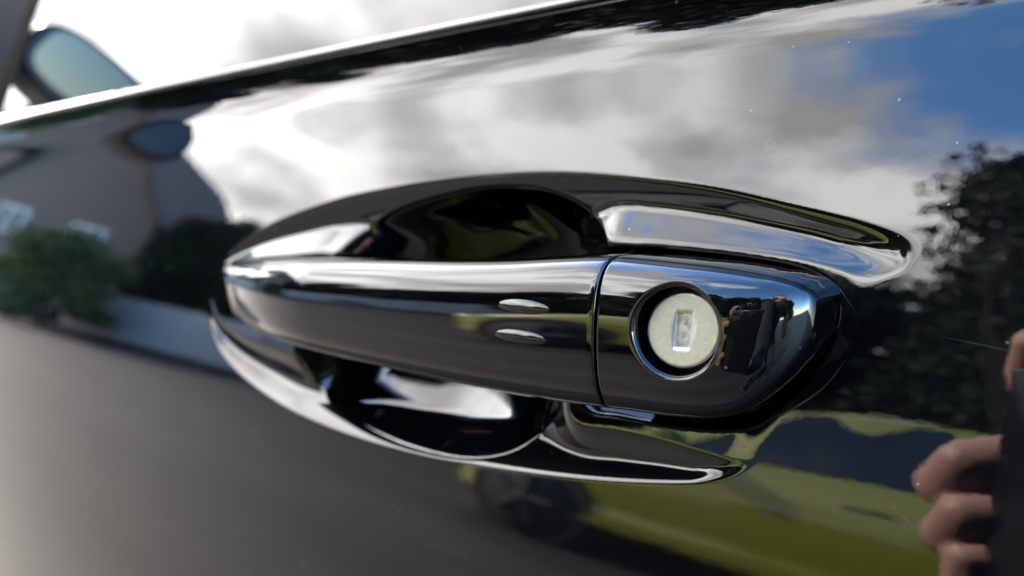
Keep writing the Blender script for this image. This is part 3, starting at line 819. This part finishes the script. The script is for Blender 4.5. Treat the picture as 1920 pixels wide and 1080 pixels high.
# palm behind the phone, wrist and forearm down to the elbow
hand.append([(q(-0.070, -0.104, -0.056), 0.024), (q(-0.084, -0.070, -0.056), 0.024), (q(-0.088, -0.034, -0.052), 0.019)])
hand.append([(q(-0.066, -0.080, -0.060), 0.020), (q(-0.064, -0.112, -0.066), 0.023), (q(-0.058, -0.148, -0.085), 0.026), (q(-0.04, -0.20, -0.14), 0.034)])
# curled fingers: knuckle, middle joint, tip tucked behind the phone's edge
for u0, k_, rr in ((-0.040, 1.0, .0185), (-0.073, .99, .0170), (-0.101, .91, .0140)):
    hand.append([(q(-0.092, u0+.004, -0.058), rr*1.12), (q(-0.118*k_, u0-.006, -0.030), rr*1.06), (q(-0.119*k_, u0-.002, -0.010), rr*.98), (q(-0.104, u0+.014, -0.006), rr*.84), (q(-0.086, u0+.026, -0.024), rr*.74)])
hand.append([(q(-0.086, -0.020, -0.046), .0145), (q(-0.088, 0.010, -0.032), .0125), (q(-0.082, 0.034, -0.018), .0112), (q(-0.072, 0.050, -0.010), .0098)])
hand.append([(q(-0.058, -0.100, -0.046), .017), (q(-0.050, -0.062, -0.034), .0135), (q(-0.052, -0.030, -0.026), .0115), (q(-0.056, -0.010, -0.022), .0095)])
blobmesh('hand', hand, 0.0017, M_SKIN, per, 7)
el = q(-0.02, -0.235, -0.19); sh = Vector((-0.14, -0.02, 1.20)); shr = Vector((0.24, -0.10, 1.18))
blobmesh('jacket', [[(q(-0.045, -0.185, -0.125), .043), (el, .055), (sh, .075)], [(sh, .09), (Vector((0.05, -0.06, 1.23)), .10), (shr, .09)],
    [(Vector((0.05, -0.06, 1.18)), .15), (Vector((0.06, -0.16, 0.98)), .16), (Vector((0.07, -0.24, 0.80)), .16)], [(shr, .075), (Vector((0.33, -0.02, 0.93)), .055), (Vector((0.20, 0.10, 0.78)), .045)]], 0.012, M_JACK, per)
blobmesh('trousers', [[(Vector((0.07, -0.24, 0.78)), .155), (Vector((-0.03, -0.20, 0.68)), .105), (Vector((-0.05, -0.02, 0.44)), .07), (Vector((-0.06, -0.10, 0.08)), .05)],
    [(Vector((0.07, -0.24, 0.78)), .155), (Vector((0.17, -0.22, 0.68)), .105), (Vector((0.20, -0.04, 0.44)), .07), (Vector((0.20, -0.14, 0.08)), .05)]], 0.012, M_JEAN, per)
for s_, x in ((0, -0.06), (1, 0.20)):
    blobmesh('shoe', [[(Vector((x, -0.15-.04*s_, .045)), .045), (Vector((x-.01, -.02-.04*s_, .04)), .04), (Vector((x-.02, .08-.04*s_, .03)), .03)]], 0.008, M_TYRE, per)
hc = Vector((0.05, 0.04, 1.44))
hd = blobmesh('head', [[(Vector((0.05, -0.05, 1.28)), .055), (Vector((0.05, 0.0, 1.36)), .055)], [(hc+Vector((0, -.02, .03)), .092), (hc+Vector((0, .03, -.05)), .068)], [(hc+Vector((0, .095, -.005)), .016), (hc+Vector((0, .10, -.03)), .017)],
    [(hc+Vector((-.088, -.01, -.01)), .02), (hc+Vector((-.088, -.01, -.03)), .015)], [(hc+Vector((.088, -.01, -.01)), .02), (hc+Vector((.088, -.01, -.03)), .015)]], 0.007, M_SKIN, per)
blobmesh('hair', [[(hc+Vector((0, -.035, .05)), .092), (hc+Vector((0, -.05, -.01)), .082)], [(hc+Vector((0, .02, .085)), .065), (hc+Vector((0, -.03, .07)), .09)]], 0.008, M_HAIR, hd)
